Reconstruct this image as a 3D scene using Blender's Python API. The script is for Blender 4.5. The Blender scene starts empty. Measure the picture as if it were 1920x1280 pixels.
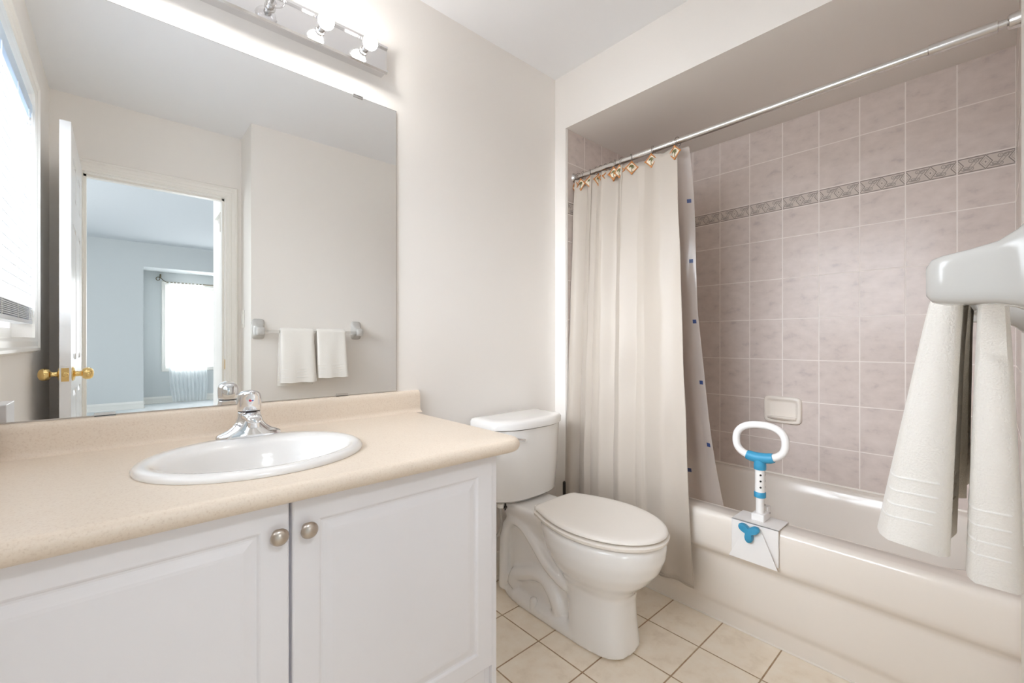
import bpy, bmesh, math, random
from mathutils import Vector, Matrix
random.seed(4)
PI = math.pi; sin = math.sin; cos = math.cos
SC = bpy.context.scene
COL = SC.collection

# ---------------------------------------------------------------- camera, world, light, exposure
cam_d = bpy.data.cameras.new('camera'); cam = bpy.data.objects.new('camera', cam_d); COL.objects.link(cam)
cam_d.sensor_width = 36.0; cam_d.lens = 816.65 / 1920 * 36; cam_d.clip_start = 0.02
AZ = math.radians(48.07)                      # heading, measured from +X towards +Y
cam.location = (0, -1.534, 1.084)
cam.rotation_euler = (PI / 2, 0, AZ - PI / 2)
SC.camera = cam
vs = SC.view_settings
vs.view_transform = 'Standard'; vs.look = 'None'; vs.gamma = 1.0; vs.use_curve_mapping = False
vs.exposure = 0.28
SC.cycles.use_denoising = True
SC.cycles.max_bounces = 16; SC.cycles.diffuse_bounces = 14; SC.cycles.glossy_bounces = 8
SC.cycles.transmission_bounces = 8; SC.cycles.transparent_max_bounces = 16
SC.cycles.sample_clamp_indirect = 4.0
SC.cycles.blur_glossy = 0.5

w = bpy.data.worlds.new('daylight'); SC.world = w; w.use_nodes = True
w.node_tree.nodes['Background'].inputs[0].default_value = (0.90, 0.95, 1.0, 1)
w.node_tree.nodes['Background'].inputs[1].default_value = 2.5

BULB = 58.0         # radiance of a lit vanity bulb
def area(name, loc, rot, sx, sy, power, col):
    l = bpy.data.lights.new(name, 'AREA'); l.shape = 'RECTANGLE'; l.size = sx; l.size_y = sy
    l.energy = power; l.color = col
    o = bpy.data.objects.new(name, l); COL.objects.link(o); o.location = loc; o.rotation_euler = rot
    return o
# daylight arriving at the windows, the third of them added
wl = area('window_daylight', (-0.66, -0.70, 1.72), (0, -PI / 2 + .43, 0), 1.1, 1.2, 23, (0.86, 0.92, 1.0)); wl.data.spread = math.radians(85)
area('window_daylight', (1.30, -8.85, 1.40), (PI / 2, 0, 0), 1.8, 1.7, 100, (0.96, 0.98, 1.0))
area('window_daylight', (-2.75, -4.6, 1.5), (0, -PI / 2, 0), 1.6, 1.8, 66, (0.96, 0.98, 1.0))  # added lamp behind the unseen side window, brightens the bedroom

# ---------------------------------------------------------------- helpers
def link(o): COL.objects.link(o); return o
def tag(o, label=None, cat=None, group=None, kind=None):
    if label: o['label'] = label
    if cat: o['category'] = cat
    if group: o['group'] = group
    if kind: o['kind'] = kind
    return o
def thing(name, label, cat, loc=(0, 0, 0), group=None):
    o = link(bpy.data.objects.new(name, None)); o.location = loc; o.empty_display_size = 0.05
    return tag(o, label, cat, group)
def root_loc(o):
    v = Vector((0, 0, 0))
    while o: v += o.location; o = o.parent
    return v
def obj(name, bm, mat, parent=None, smooth=False, origin=None, angle=40):
    """bm is in world coordinates; the object origin goes to its parent's origin (or `origin`)."""
    off = root_loc(parent) if parent else Vector(origin or (0, 0, 0))
    bmesh.ops.recalc_face_normals(bm, faces=bm.faces)
    bmesh.ops.translate(bm, verts=bm.verts, vec=-off)
    me = bpy.data.meshes.new(name)
    if smooth:
        for f in bm.faces: f.smooth = True
        ca = math.radians(angle)
        for e in bm.edges:
            if len(e.link_faces) == 2 and e.calc_face_angle(0) > ca: e.smooth = False
    bm.to_mesh(me); bm.free()
    for m in (mat if isinstance(mat, (list, tuple)) else [mat]): me.materials.append(m)
    o = link(bpy.data.objects.new(name, me))
    if parent: o.parent = parent
    else: o.location = off
    return o
def struct(name, bm, mat, smooth=False):
    return tag(obj(name, bm, mat, smooth=smooth), kind='structure')
def B(*boxes, bevel=0, seg=2):
    """boxes given as (x0,x1,y0,y1,z0,z1)"""
    bm = bmesh.new()
    for b in boxes: addbox(bm, *b)
    if bevel:
        bmesh.ops.bevel(bm, geom=bm.edges[:], offset=bevel, segments=seg, profile=.5, affect='EDGES', clamp_overlap=True)
    return bm
def addbox(bm, x0, x1, y0, y1, z0, z1, mi=0):
    v = [bm.verts.new((x, y, z)) for x in (x0, x1) for y in (y0, y1) for z in (z0, z1)]
    for q in ((0, 1, 3, 2), (4, 6, 7, 5), (0, 4, 5, 1), (2, 3, 7, 6), (0, 2, 6, 4), (1, 5, 7, 3)):
        f = bm.faces.new([v[i] for i in q]); f.material_index = mi
def loft(bm, rings, closed=True, cap0=True, cap1=True, mi=0):
    R = [[bm.verts.new(p) for p in r] for r in rings]
    n = len(R[0]); m = n if closed else n - 1
    for a, b in zip(R, R[1:]):
        for i in range(m):
            j = (i + 1) % n
            f = bm.faces.new((a[i], a[j], b[j], b[i])); f.material_index = mi
    if cap0: bm.faces.new(R[0][::-1]).material_index = mi
    if cap1: bm.faces.new(R[-1]).material_index = mi
    return R
def tube(bm, pts, r, n=12, closed=False, mi=0, cap=True):
    pts = [Vector(p) for p in pts]; m = len(pts)
    rs = r if isinstance(r, (list, tuple)) else [r] * m
    rings = []; up = None
    for i, p in enumerate(pts):
        if closed: t = pts[(i + 1) % m] - pts[i - 1]
        else: t = pts[min(i + 1, m - 1)] - pts[max(i - 1, 0)]
        t.normalize()
        if up is None:
            up = Vector((0, 0, 1)) if abs(t.z) < .9 else Vector((1, 0, 0))
        up = (up - t * up.dot(t)).normalized(); s = t.cross(up)
        rings.append([p + (up * cos(2 * PI * k / n) + s * sin(2 * PI * k / n)) * rs[i] for k in range(n)])
    if closed: rings.append(None)
    R = [[bm.verts.new(q) for q in rg] for rg in rings if rg]
    if closed: R.append(R[0])
    for a, b in zip(R, R[1:]):
        for k in range(n):
            j = (k + 1) % n
            bm.faces.new((a[k], a[j], b[j], b[k])).material_index = mi
    if not closed and cap:
        bm.faces.new(R[0][::-1]).material_index = mi; bm.faces.new(R[-1]).material_index = mi
def lathe(bm, prof, c=(0, 0, 0), axis='Z', n=24, mi=0):
    """prof: (radius, distance along axis)"""
    rings = []
    for r, h in prof:
        r = max(r, 1e-5); ring = []
        for k in range(n):
            a = 2 * PI * k / n; x, y = r * cos(a), r * sin(a)
            p = {'Z': (x, y, h), 'Y': (x, h, y), 'X': (h, x, y)}[axis]
            ring.append((c[0] + p[0], c[1] + p[1], c[2] + p[2]))
        rings.append(ring)
    loft(bm, rings, mi=mi)
def smoothpath(pts, k=6, closed=False):
    P = [Vector(p) for p in pts]; n = len(P); out = []
    rng = range(n) if closed else range(n - 1)
    for i in rng:
        g = lambda j: P[j % n] if closed else P[max(0, min(n - 1, j))]
        a, b, c, d = g(i - 1), g(i), g(i + 1), g(i + 2)
        for s in range(k):
            t = s / k
            out.append(.5 * ((2 * b) + (c - a) * t + (2 * a - 5 * b + 4 * c - d) * t * t + (3 * b - a - 3 * c + d) * t ** 3))
    if not closed: out.append(P[-1])
    return out
def sweep_profile(bm, prof, path_fn, n, cap=True):
    loft(bm, [[path_fn(t / n, p) for p in prof] for t in range(n + 1)], cap0=cap, cap1=cap)
def superring(cx, cy, z, rx, ry, n=64, e=2.0, ryb=None):
    """ring; ry is the extent to -Y, ryb the one to +Y"""
    out = []
    for k in range(n):
        a = 2 * PI * k / n; c, s = cos(a), sin(a)
        x = abs(c) ** (2 / e) * (1 if c > 0 else -1); y = abs(s) ** (2 / e) * (1 if s > 0 else -1)
        out.append((cx + rx * x, cy + (ry if y < 0 or ryb is None else ryb) * y, z))
    return out
def copy_tree(o, parent=None):
    c = o.copy(); COL.objects.link(c); c.parent = parent
    for ch in list(o.children): copy_tree(ch, c)
    return c

# ---------------------------------------------------------------- materials
class NT:
    def __init__(s, name):
        s.m = bpy.data.materials.new(name); s.m.use_nodes = True
        s.t = s.m.node_tree; s.N = s.t.nodes; s.b = s.N['Principled BSDF']
    def n(s, typ, **kw):
        x = s.N.new(typ)
        for k, v in kw.items():
            if k == 'ins':
                for a, b in v.items(): s.put(x.inputs[a], b)
            else: setattr(x, k, v)
        return x
    def put(s, sock, v):
        if hasattr(v, 'is_output') or isinstance(v, bpy.types.NodeSocket): s.t.links.new(v, sock)
        else: sock.default_value = v
    def M(s, op, a, b=0.0, c=None, clamp=False):
        x = s.N.new('ShaderNodeMath'); x.operation = op; x.use_clamp = clamp
        s.put(x.inputs[0], a); s.put(x.inputs[1], b)
        if c is not None: s.put(x.inputs[2], c)
        return x.outputs[0]
    def set(s, **kw):
        for k, v in kw.items():
            k = k.replace('_', ' ')
            s.put(s.b.inputs[k], v)
    def coords(s):
        tc = s.n('ShaderNodeTexCoord'); sp = s.n('ShaderNodeSeparateXYZ')
        s.t.links.new(tc.outputs['Object'], sp.inputs[0]); s.co = tc.outputs['Object']
        return sp.outputs
    def noise(s, scale, detail=3, rough=.5, vec=None):
        x = s.n('ShaderNodeTexNoise'); x.inputs['Scale'].default_value = scale
        x.inputs['Detail'].default_value = detail; x.inputs['Roughness'].default_value = rough
        if vec is None:
            if not hasattr(s, 'co'): s.coords()
            vec = s.co
        s.put(x.inputs['Vector'], vec); return x.outputs['Fac']
    def ramp(s, fac, stops):
        x = s.n('ShaderNodeValToRGB'); s.put(x.inputs[0], fac); e = x.color_ramp.elements
        while len(e) < len(stops): e.new(.5)
        for q, (p, c) in zip(e, stops): q.position = p; q.color = (*c, 1)
        return x.outputs[0]
    def mix(s, fac, a, b):
        x = s.n('ShaderNodeMix'); x.data_type = 'RGBA'
        s.put(x.inputs['Factor'], fac); s.put(x.inputs[6], a); s.put(x.inputs[7], b)
        return x.outputs[2]
    def bump(s, h, strength=.3, dist=.002):
        x = s.n('ShaderNodeBump'); x.inputs['Strength'].default_value = strength; x.inputs['Distance'].default_value = dist
        s.put(x.inputs['Height'], h); s.t.links.new(x.outputs[0], s.b.inputs['Normal'])
def rgb(r, g, b):
    f = lambda c: (c / 255 / 12.92) if c / 255 <= .04045 else ((c / 255 + .055) / 1.055) ** 2.4
    return (f(r), f(g), f(b), 1)
def simple(name, col, rough=.5, metal=0, bump=None, var=0, **kw):
    t = NT(name); t.set(Roughness=rough, Metallic=metal)
    if var:
        n = t.noise(6, 3); c2 = tuple(min(1, c * (1 - var)) for c in col[:3]); t.put(t.b.inputs['Base Color'], t.ramp(n, [(.35, c2), (.65, col[:3])]))
    else: t.b.inputs['Base Color'].default_value = col
    if bump: t.bump(t.noise(bump[0], 3), bump[1], bump[2])
    for k, v in kw.items(): t.b.inputs[k.replace('_', ' ')].default_value = v
    return t.m
M = {}
M['wall'] = simple('wall_paint', rgb(238, 234, 229), .6, bump=(220, .08, .001))
M['ceiling'] = simple('ceiling_paint', rgb(239, 240, 242), .8, bump=(260, .1, .001))
M['trim'] = simple('trim_paint', rgb(241, 238, 232), .35)
M['porcelain'] = simple('porcelain', rgb(234, 232, 229), .13, Coat_Weight=.5, Coat_Roughness=.04)
M['seat'] = simple('toilet_seat_plastic', rgb(238, 233, 226), .22)
M['acrylic'] = simple('tub_enamel', rgb(236, 229, 220), .14)
M['ceramic'] = simple('glazed_ceramic', rgb(194, 192, 188), .14)
M['dish'] = simple('dish_ceramic', rgb(238, 230, 220), .12)
M['cabinet'] = simple('cabinet_paint', rgb(236, 235, 238), .32, bump=(90, .03, .001))
M['door'] = simple('door_paint', rgb(238, 238, 238), .3)
M['chrome'] = simple('chrome', (.82, .83, .85, 1), .06, 1)
M['steel'] = simple('brushed_steel', (.62, .61, .60, 1), .22, 1)
M['plate_steel'] = simple('polished_fixture', (.80, .79, .79, 1), .07, 1)
M['rod'] = simple('rod_steel', (.70, .68, .66, 1), .25, 1)
M['nickel'] = simple('satin_nickel', (.55, .49, .43, 1), .28, 1)
M['brass'] = simple('brass', (.86, .62, .26, 1), .16, 1)
M['dark'] = simple('dark_gap', (.03, .03, .03, 1), .6)
M['blackp'] = simple('black_plastic', (.025, .02, .018, 1), .4)
M['white_coat'] = simple('white_powder_coat', rgb(240, 238, 236), .3)
M['blue'] = simple('blue_rubber', rgb(58, 150, 190), .42)
M['red'] = simple('red_dot', rgb(200, 20, 50), .3)
M['bluedot'] = simple('blue_dot', rgb(40, 60, 160), .3)
M['wire'] = simple('hook_wire', (.30, .27, .25, 1), .3, 1)
M['bamboo'] = simple('bamboo_frame', rgb(196, 128, 66), .45, var=.35)
M['palm'] = simple('palm_leaf', rgb(112, 108, 66), .6)
M['plate'] = simple('hook_plate', rgb(236, 226, 206), .5)
M['slat'] = simple('blind_slat', rgb(222, 224, 228), .4)
M['headrail'] = simple('blind_headrail', rgb(205, 224, 244), .4)
M['cord'] = simple('blind_cord', rgb(235, 235, 232), .7)
M['bedwall'] = simple('bedroom_wall_paint', rgb(212, 215, 215), .7)
M['bedceil'] = simple('bedroom_ceiling_paint', rgb(212, 215, 218), .8)
M['carpet'] = simple('carpet', rgb(228, 230, 230), .95, bump=(300, .6, .004))
M['bronze'] = simple('bronze_rod', rgb(120, 110, 90), .4, .8)
M['switch'] = simple('switch_plastic', rgb(240, 238, 232), .3)
M['hose'] = simple('braided_hose', (.5, .49, .47, 1), .35, .9, bump=(900, .6, .001))
M['caulk'] = simple('caulk', rgb(238, 232, 224), .5)

t = NT('bulb_lit'); t.set(Base_Color=(1, 1, 1, 1), Emission_Color=(1, .97, .935, 1), Emission_Strength=BULB); M['bulb'] = t.m
t = NT('clear_plastic_bar'); t.set(Base_Color=(.93, .92, .90, 1), Roughness=.05, Transmission_Weight=.85, IOR=1.2); M['clearbar'] = t.m
t = NT('mirror_glass'); t.set(Base_Color=(.94, .955, .955, 1), Metallic=1.0, Roughness=0.0); M['mirror'] = t.m

t = NT('bulb_clear'); tr = t.n('ShaderNodeBsdfTransparent'); tr.inputs[0].default_value = (.97, .97, .98, 1); gl = t.n('ShaderNodeBsdfGlossy'); gl.inputs['Roughness'].default_value = .03
fr_ = t.n('ShaderNodeLayerWeight'); fr_.inputs[0].default_value = .35; mx = t.n('ShaderNodeMixShader'); t.t.links.new(fr_.outputs['Facing'], mx.inputs[0])
t.t.links.new(tr.outputs[0], mx.inputs[1]); t.t.links.new(gl.outputs[0], mx.inputs[2])
t.t.links.new(mx.outputs[0], t.N['Material Output'].inputs[0]); M['clear'] = t.m
# window glass: mostly see-through, with a faint gloss
t = NT('window_glass'); tr = t.n('ShaderNodeBsdfTransparent'); gl = t.n('ShaderNodeBsdfGlossy'); gl.inputs['Roughness'].default_value = .02
mx = t.n('ShaderNodeMixShader'); mx.inputs[0].default_value = .06
t.t.links.new(tr.outputs[0], mx.inputs[1]); t.t.links.new(gl.outputs[0], mx.inputs[2])
t.t.links.new(mx.outputs[0], t.N['Material Output'].inputs[0]); M['glass'] = t.m

def cloth(name, col, trans, see, rough=.8, bumpscale=900, bs=.15, sheen=.2, gloss=.3):
    t = NT(name); t.set(Base_Color=col, Roughness=rough, Sheen_Weight=sheen, Specular_IOR_Level=gloss)
    t.bump(t.noise(bumpscale, 2), bs, .001)
    tl = t.n('ShaderNodeBsdfTranslucent'); tl.inputs[0].default_value = col
    m1 = t.n('ShaderNodeMixShader'); m1.inputs[0].default_value = trans
    t.t.links.new(t.b.outputs[0], m1.inputs[1]); t.t.links.new(tl.outputs[0], m1.inputs[2])
    out = m1
    if see:
        tp = t.n('ShaderNodeBsdfTransparent'); m2 = t.n('ShaderNodeMixShader'); m2.inputs[0].default_value = see
        t.t.links.new(m1.outputs[0], m2.inputs[1]); t.t.links.new(tp.outputs[0], m2.inputs[2]); out = m2
    t.t.links.new(out.outputs[0], t.N['Material Output'].inputs[0])
    return t.m
M['curtain'] = cloth('satin_curtain', rgb(200, 190, 178), .16, 0, .45, gloss=.5)
M['liner'] = cloth('vinyl_liner', rgb(214, 204, 196), .2, .42, .2, 40, .05, 0, .6)
M['sheer'] = cloth('sheer_voile', rgb(250, 252, 253), .5, .16)
M['terry'] = simple('terry_cloth', rgb(238, 234, 227), .95, bump=(420, .5, .003), Sheen_Weight=.5)
M['terry_band'] = simple('terry_band', rgb(244, 242, 238), .8, bump=(1200, .2, .001))

# laminate counter: beige with fine speckle
t = NT('laminate'); n1 = t.noise(260, 2, .6); n2 = t.noise(9, 3)
c = t.ramp(n1, [(.28, rgb(214, 197, 178)[:3]), (.44, rgb(226, 211, 193)[:3]), (.75, rgb(230, 217, 200)[:3])])
t.put(t.b.inputs['Base Color'], t.mix(t.M('MULTIPLY', n2, .25), c, rgb(226, 210, 194))); t.set(Roughness=.38); M['laminate'] = t.m

# floor tile 20 cm grid
t = NT('floor_tile'); X, Y, Z = t.coords()
def gline(t, v, off, pitch, w):
    a = t.M('SUBTRACT', v, off); a = t.M('DIVIDE', a, pitch); a = t.M('SUBTRACT', a, t.M('ROUND', a))
    a = t.M('MULTIPLY', t.M('ABSOLUTE', a), pitch); return t.M('SMOOTH_MIN', t.M('SUBTRACT', a, w), 10, 0), a
def soft(t, d, w, e):      # 1 inside |d|<w
    return t.M('SUBTRACT', 1, t.M('DIVIDE', t.M('SUBTRACT', d, w), e, clamp=True), clamp=True)
FX0, FY0, FP = 1.1252, -.2237, .2013
gx = gline(t, X, FX0, FP, 0)[1]; gy = gline(t, Y, FY0, FP, 0)[1]
g = soft(t, t.M('MINIMUM', gx, gy), .0018, .0012)
ix = t.M('FLOOR', t.M('DIVIDE', t.M('SUBTRACT', X, FX0), FP)); iy = t.M('FLOOR', t.M('DIVIDE', t.M('SUBTRACT', Y, FY0), FP))
cb = t.n('ShaderNodeCombineXYZ'); t.put(cb.inputs[0], t.M('ADD', X, t.M('MULTIPLY', ix, 3.7))); t.put(cb.inputs[1], t.M('ADD', Y, t.M('MULTIPLY', iy, 5.3))); t.put(cb.inputs[2], ix)
m1 = t.noise(14, 6, .62, cb.outputs[0])
tile = t.ramp(m1, [(.30, rgb(230, 216, 196)[:3]), (.47, rgb(242, 230, 212)[:3]), (.7, rgb(246, 237, 222)[:3])])
grt = t.ramp(t.noise(30, 3), [(.3, rgb(160, 128, 96)[:3]), (.7, rgb(180, 160, 130)[:3])])
t.put(t.b.inputs['Base Color'], t.mix(g, tile, grt))
t.put(t.b.inputs['Roughness'], t.M('ADD', .28, t.M('MULTIPLY', g, .5)))
t.bump(t.M('SUBTRACT', 1, g), .5, .0015); M['floor'] = t.m

def wall_tile(name, axis, off):
    t = NT(name); X, Y, Z = t.coords(); H = (X, Y)[axis]; P = .1512
    gh = gline(t, H, off, P, 0)[1]
    dz = None
    zs = [2.196, 1.996, 1.796, 1.733, 1.595, 1.395, 1.195, .995, .795, .595, .395]
    for z in zs:
        a = t.M('ABSOLUTE', t.M('SUBTRACT', Z, z)); dz = a if dz is None else t.M('MINIMUM', dz, a)
    g = soft(t, t.M('MINIMUM', gh, dz), .0014, .0012)
    ih = t.M('FLOOR', t.M('DIVIDE', t.M('SUBTRACT', H, off), P)); iz = t.M('FLOOR', t.M('DIVIDE', t.M('SUBTRACT', Z, 1.996), .2))
    cb = t.n('ShaderNodeCombineXYZ'); t.put(cb.inputs[0], t.M('ADD', H, t.M('MULTIPLY', ih, 2.3))); t.put(cb.inputs[1], t.M('ADD', t.M('MULTIPLY', Z, 1.5), t.M('MULTIPLY', iz, 4.1))); t.put(cb.inputs[2], ih)
    m1 = t.noise(16, 6, .6, cb.outputs[0])
    tile = t.ramp(m1, [(.28, rgb(196, 184, 180)[:3]), (.42, rgb(211, 199, 192)[:3]), (.6, rgb(217, 205, 198)[:3]), (.8, rgb(221, 210, 204)[:3])])
    # border strip pattern
    u = t.M('FRACT', t.M('DIVIDE', t.M('SUBTRACT', H, off), P))
    v = t.M('DIVIDE', t.M('SUBTRACT', Z, 1.733), .063)
    inb = t.M('MULTIPLY', t.M('GREATER_THAN', v, .0), t.M('LESS_THAN', v, 1.0))
    w_, wv = .115, .42
    lines = None
    def add(m):
        nonlocal lines
        lines = m if lines is None else t.M('MAXIMUM', lines, m)
    vc = t.M('ABSOLUTE', t.M('SUBTRACT', v, .5))
    def diamond(cu, r, wd):
        d = t.M('ADD', t.M('DIVIDE', t.M('ABSOLUTE', t.M('SUBTRACT', u, cu)), w_), t.M('DIVIDE', vc, wv))
        return d, t.M('LESS_THAN', t.M('ABSOLUTE', t.M('SUBTRACT', d, r)), wd)
    for cu in (0, .5, 1):
        d, ln = diamond(cu, 1.0, .09); add(ln); add(t.M('MULTIPLY', diamond(cu, .62, .05)[1], .6)); add(t.M('LESS_THAN', d, .16))
    dmid = t.M('MINIMUM', t.M('MINIMUM', diamond(0, 1, 1)[0], diamond(.5, 1, 1)[0]), diamond(1, 1, 1)[0])
    outside = t.M('GREATER_THAN', dmid, 1.15)
    # vines
    for ph, amp, th in ((0, .30, .035), (.9, .30, .03)):
        s_ = t.M('MULTIPLY', t.M('SINE', t.M('ADD', t.M('MULTIPLY', u, 4 * PI), ph)), amp)
        add(t.M('MULTIPLY', t.M('MULTIPLY', t.M('LESS_THAN', t.M('ABSOLUTE', t.M('SUBTRACT', t.M('SUBTRACT', v, .5), s_)), th), outside), .75))
    for cu, cv in ((.16, .70), (.34, .30), (.66, .70), (.84, .30), (.25, .72), (.25, .26), (.75, .26), (.75, .74)):
        rr = t.M('SQRT', t.M('ADD', t.M('POWER', t.M('MULTIPLY', t.M('SUBTRACT', u, cu), 2.4), 2), t.M('POWER', t.M('SUBTRACT', v, cv), 2)))
        add(t.M('MULTIPLY', t.M('LESS_THAN', t.M('ABSOLUTE', t.M('SUBTRACT', rr, .10)), .025), .65))
        add(t.M('MULTIPLY', t.M('LESS_THAN', rr, .035), .6))
    for vv in (.08, .92):
        add(t.M('MULTIPLY', t.M('LESS_THAN', t.M('ABSOLUTE', t.M('SUBTRACT', v, vv)), .028), outside))
    lines = t.M('MULTIPLY', lines, inb)
    bg = t.M('MULTIPLY', inb, .55)
    c = t.mix(bg, tile, rgb(200, 190, 180)); c = t.mix(t.M('MULTIPLY', lines, .75), c, rgb(112, 104, 100))
    c = t.mix(g, c, rgb(238, 230, 224))
    t.put(t.b.inputs['Base Color'], c)
    t.put(t.b.inputs['Roughness'], t.M('ADD', .20, t.M('MULTIPLY', g, .4))); t.set(Specular_IOR_Level=.16)
    h = t.M('ADD', t.M('SUBTRACT', 1, g), t.M('MULTIPLY', lines, -.15)); h = t.M('ADD', h, t.M('MULTIPLY', t.noise(5, 2), .5))
    t.bump(h, .35, .0015)
    return t.m
M['tile_back'] = wall_tile('wall_tile_back', 1, -1.581)
M['tile_end'] = wall_tile('wall_tile_end', 0, 2.436)

# ---------------------------------------------------------------- setting
CE = 2.441
XL, XT, XB = -.285, 1.686, 2.436       # left wall, tub opening plane, tiled back wall
YN, YD = -1.575, -1.872                # towel wall, door wall
XJ = .602                              # side face of the jog by the door
YA, YE = -.071, -1.581                 # tiled end walls of the alcove
ZH = 2.166                             # underside of the header
struct('floor', B((XL - .1, XB + .1, YD - .12, .1, -.1, 0)), M['floor'])
struct('ceiling', B((XL - .1, XB + .1, YD - .12, .1, CE, CE + .1)), M['ceiling'])
struct('wall_back', B((XL - .12, XB + .12, 0, .12, -.1, CE + .1)), M['wall'])
# left wall with the window opening
WY0, WY1, WZ0, WZ1 = -1.265, -.13, 1.10, 2.15
struct('wall_left', B((XL - .12, XL, YD - .12, WY0, 0, CE), (XL - .12, XL, WY1, 0, 0, CE), (XL - .12, XL, WY0, WY1, 0, WZ0), (XL - .12, XL, WY0, WY1, WZ1, CE)), M['wall'])
# door wall with the door opening
DX0, DX1, DZ = -.157, .512, 2.030
struct('wall_door', B((XL, DX0 - .02, YD - .12, YD, 0, CE), (DX1 + .02, XJ, YD - .12, YD, 0, CE), (DX0 - .02, DX1 + .02, YD - .12, YD, DZ + .02, CE)), M['wall'])
struct('wall_towel', B((XJ, XT, YD - .12, YN, 0, CE)), M['wall'])
struct('wall_tub_right', B((XT, XB + .12, YD - .12, YE, 0, CE)), M['tile_end'])
struct('wall_tub_end', B((XT + .002, XB + .12, YA, 0, 0, ZH + .02)), M['tile_end'])
struct('wall_jamb', B((XT - .006, XT + .002, YA, 0, 0, ZH), (XT + .002, XT + .010, YA - .0015, YA, 0, ZH)), M['wall'])
struct('wall_tub_back', B((XB, XB + .12, YE, YA, 0, ZH + .02)), M['tile_back'])
struct('wall_header', B((XT - .006, XB + .02, YE - .0, 0, ZH, CE)), M['wall'])
struct('trim_1', B((XT, XT + .012, YE, YE + .004, .42, ZH)), M['caulk'])

def molding(bm, prof, a, b, n, up):
    """sweep a 2-D profile (d along n, h along up) from a to b"""
    a, b, n, up = map(Vector, (a, b, n, up))
    loft(bm, [[p + n * d + up * h for d, h in prof] for p in (a, b)])
BASE = [(0, 0), (.018, 0), (.019, .008), (.013, .016), (.011, .018), (.011, .078), (.015, .086), (.013, .096), (.006, .106), (.004, .118), (0, .12)]
bm = bmesh.new(); molding(bm, BASE, (.80, 0, 0), (XT - .006, 0, 0), (0, -1, 0), (0, 0, 1))
struct('baseboard_back', bm, M['trim'], True)
bm = bmesh.new(); molding(bm, BASE, (XJ, YN, 0), (XT, YN, 0), (0, 1, 0), (0, 0, 1)); molding(bm, BASE, (XJ, YD + .02, 0), (XJ, YN, 0), (-1, 0, 0), (0, 0, 1))
struct('baseboard_towel_wall', bm, M['trim'], True)

CAS = [(0, 0), (0, .068), (.006, .068), (.017, .060), (.018, .052), (.012, .046), (.012, .030), (.016, .026), (.016, .014), (.009, .006), (.009, 0)]
def casing(bm, x0, x1, z1, y, sgn, z0=0, bottom=False, prof=CAS):
    """door/window casing round an opening in a wall of constant y; sgn = direction the wall faces"""
    def corner(x, z, ox, oz): return [(x + ox * h, y + sgn * d, z + oz * h) for d, h in prof]
    if bottom: rings = [corner(x0, z0, -1, -1), corner(x0, z1, -1, 1), corner(x1, z1, 1, 1), corner(x1, z0, 1, -1), corner(x0, z0, -1, -1)]
    else: rings = [corner(x0, z0, -1, 0), corner(x0, z1, -1, 1), corner(x1, z1, 1, 1), corner(x1, z0, 1, 0)]
    loft(bm, rings, cap0=not bottom, cap1=not bottom)
bm = bmesh.new(); casing(bm, DX0 - .004, DX1 + .004, DZ + .004, YD, 1)
struct('trim_2', bm, M['trim'], False)
bm = B((DX0 - .02, DX0, YD - .125, YD, 0, DZ), (DX1, DX1 + .02, YD - .125, YD, 0, DZ), (DX0 - .02, DX1 + .02, YD - .125, YD, DZ, DZ + .02),
       (DX0, DX0 + .012, YD - .085, YD - .045, 0, DZ), (DX1 - .012, DX1, YD - .085, YD - .045, 0, DZ), (DX0, DX1, YD - .085, YD - .045, DZ - .012, DZ))
fr = struct('trim_3', bm, M['trim'])
tag(obj('strike_plate', B((DX1 - .001, DX1 + .001, YD - .038, YD - .006, .90, .965)), M['brass']), 'small brass strike plate on the right door jamb seen in the mirror', 'strike plate')

# open door leaf (hinged on the left jamb, swung 90 degrees into the bathroom)
LX0, LX1, LY0, LY1 = -.197, -.161, YD + .004, -1.172
door = thing('door_1', 'white panelled door standing open, seen edge on in the mirror', 'door', (-.179, YD, 0)); tag(door, kind='structure')
def raised_leaf(bm, x0, x1, y0, y1, z0, z1, panels):
    """slab with recessed/raised panels on both x faces (axis X thickness)"""
    addbox(bm, x0 + .006, x1 - .006, y0, y1, z0, z1)
    ys = sorted({y0, y1}); 
    for sgn, xf, xin in ((1, x1, x1 - .006), (-1, x0, x0 + .006)):
        # stiles and rails as a frame of boxes
        lo, hi = (xin, xf) if sgn > 0 else (xf, xin)
        pz = sorted(panels)
        addbox(bm, lo, hi, y0, y0 + .11, z0, z1); addbox(bm, lo, hi, y1 - .11, y1, z0, z1)
        addbox(bm, lo, hi, (y0 + y1) / 2 - .05, (y0 + y1) / 2 + .05, z0, z1)
        prev = z0
        for a, b in pz:
            for ya, yb in ((y0 + .11, (y0 + y1) / 2 - .05), ((y0 + y1) / 2 + .05, y1 - .11)):
                addbox(bm, lo, hi, ya, yb, prev, a)
                c = .028
                r0 = [(xin, ya + .004, a + .004), (xin, yb - .004, a + .004), (xin, yb - .004, b - .004), (xin, ya + .004, b - .004)]
                r1 = [(xf - sgn * .001, ya + c, a + c), (xf - sgn * .001, yb - c, a + c), (xf - sgn * .001, yb - c, b - c), (xf - sgn * .001, ya + c, b - c)]
                loft(bm, [r0, r1])
            prev = b
        for ya, yb in ((y0 + .11, (y0 + y1) / 2 - .05), ((y0 + y1) / 2 + .05, y1 - .11)): addbox(bm, lo, hi, ya, yb, prev, z1)
bm = bmesh.new(); raised_leaf(bm, LX0, LX1, LY0, LY1, .012, 2.04, [(.22, .86), (1.0, 1.62), (1.74, 1.92)])
leaf = obj('door_leaf', bm, M['door'], door)
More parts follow.
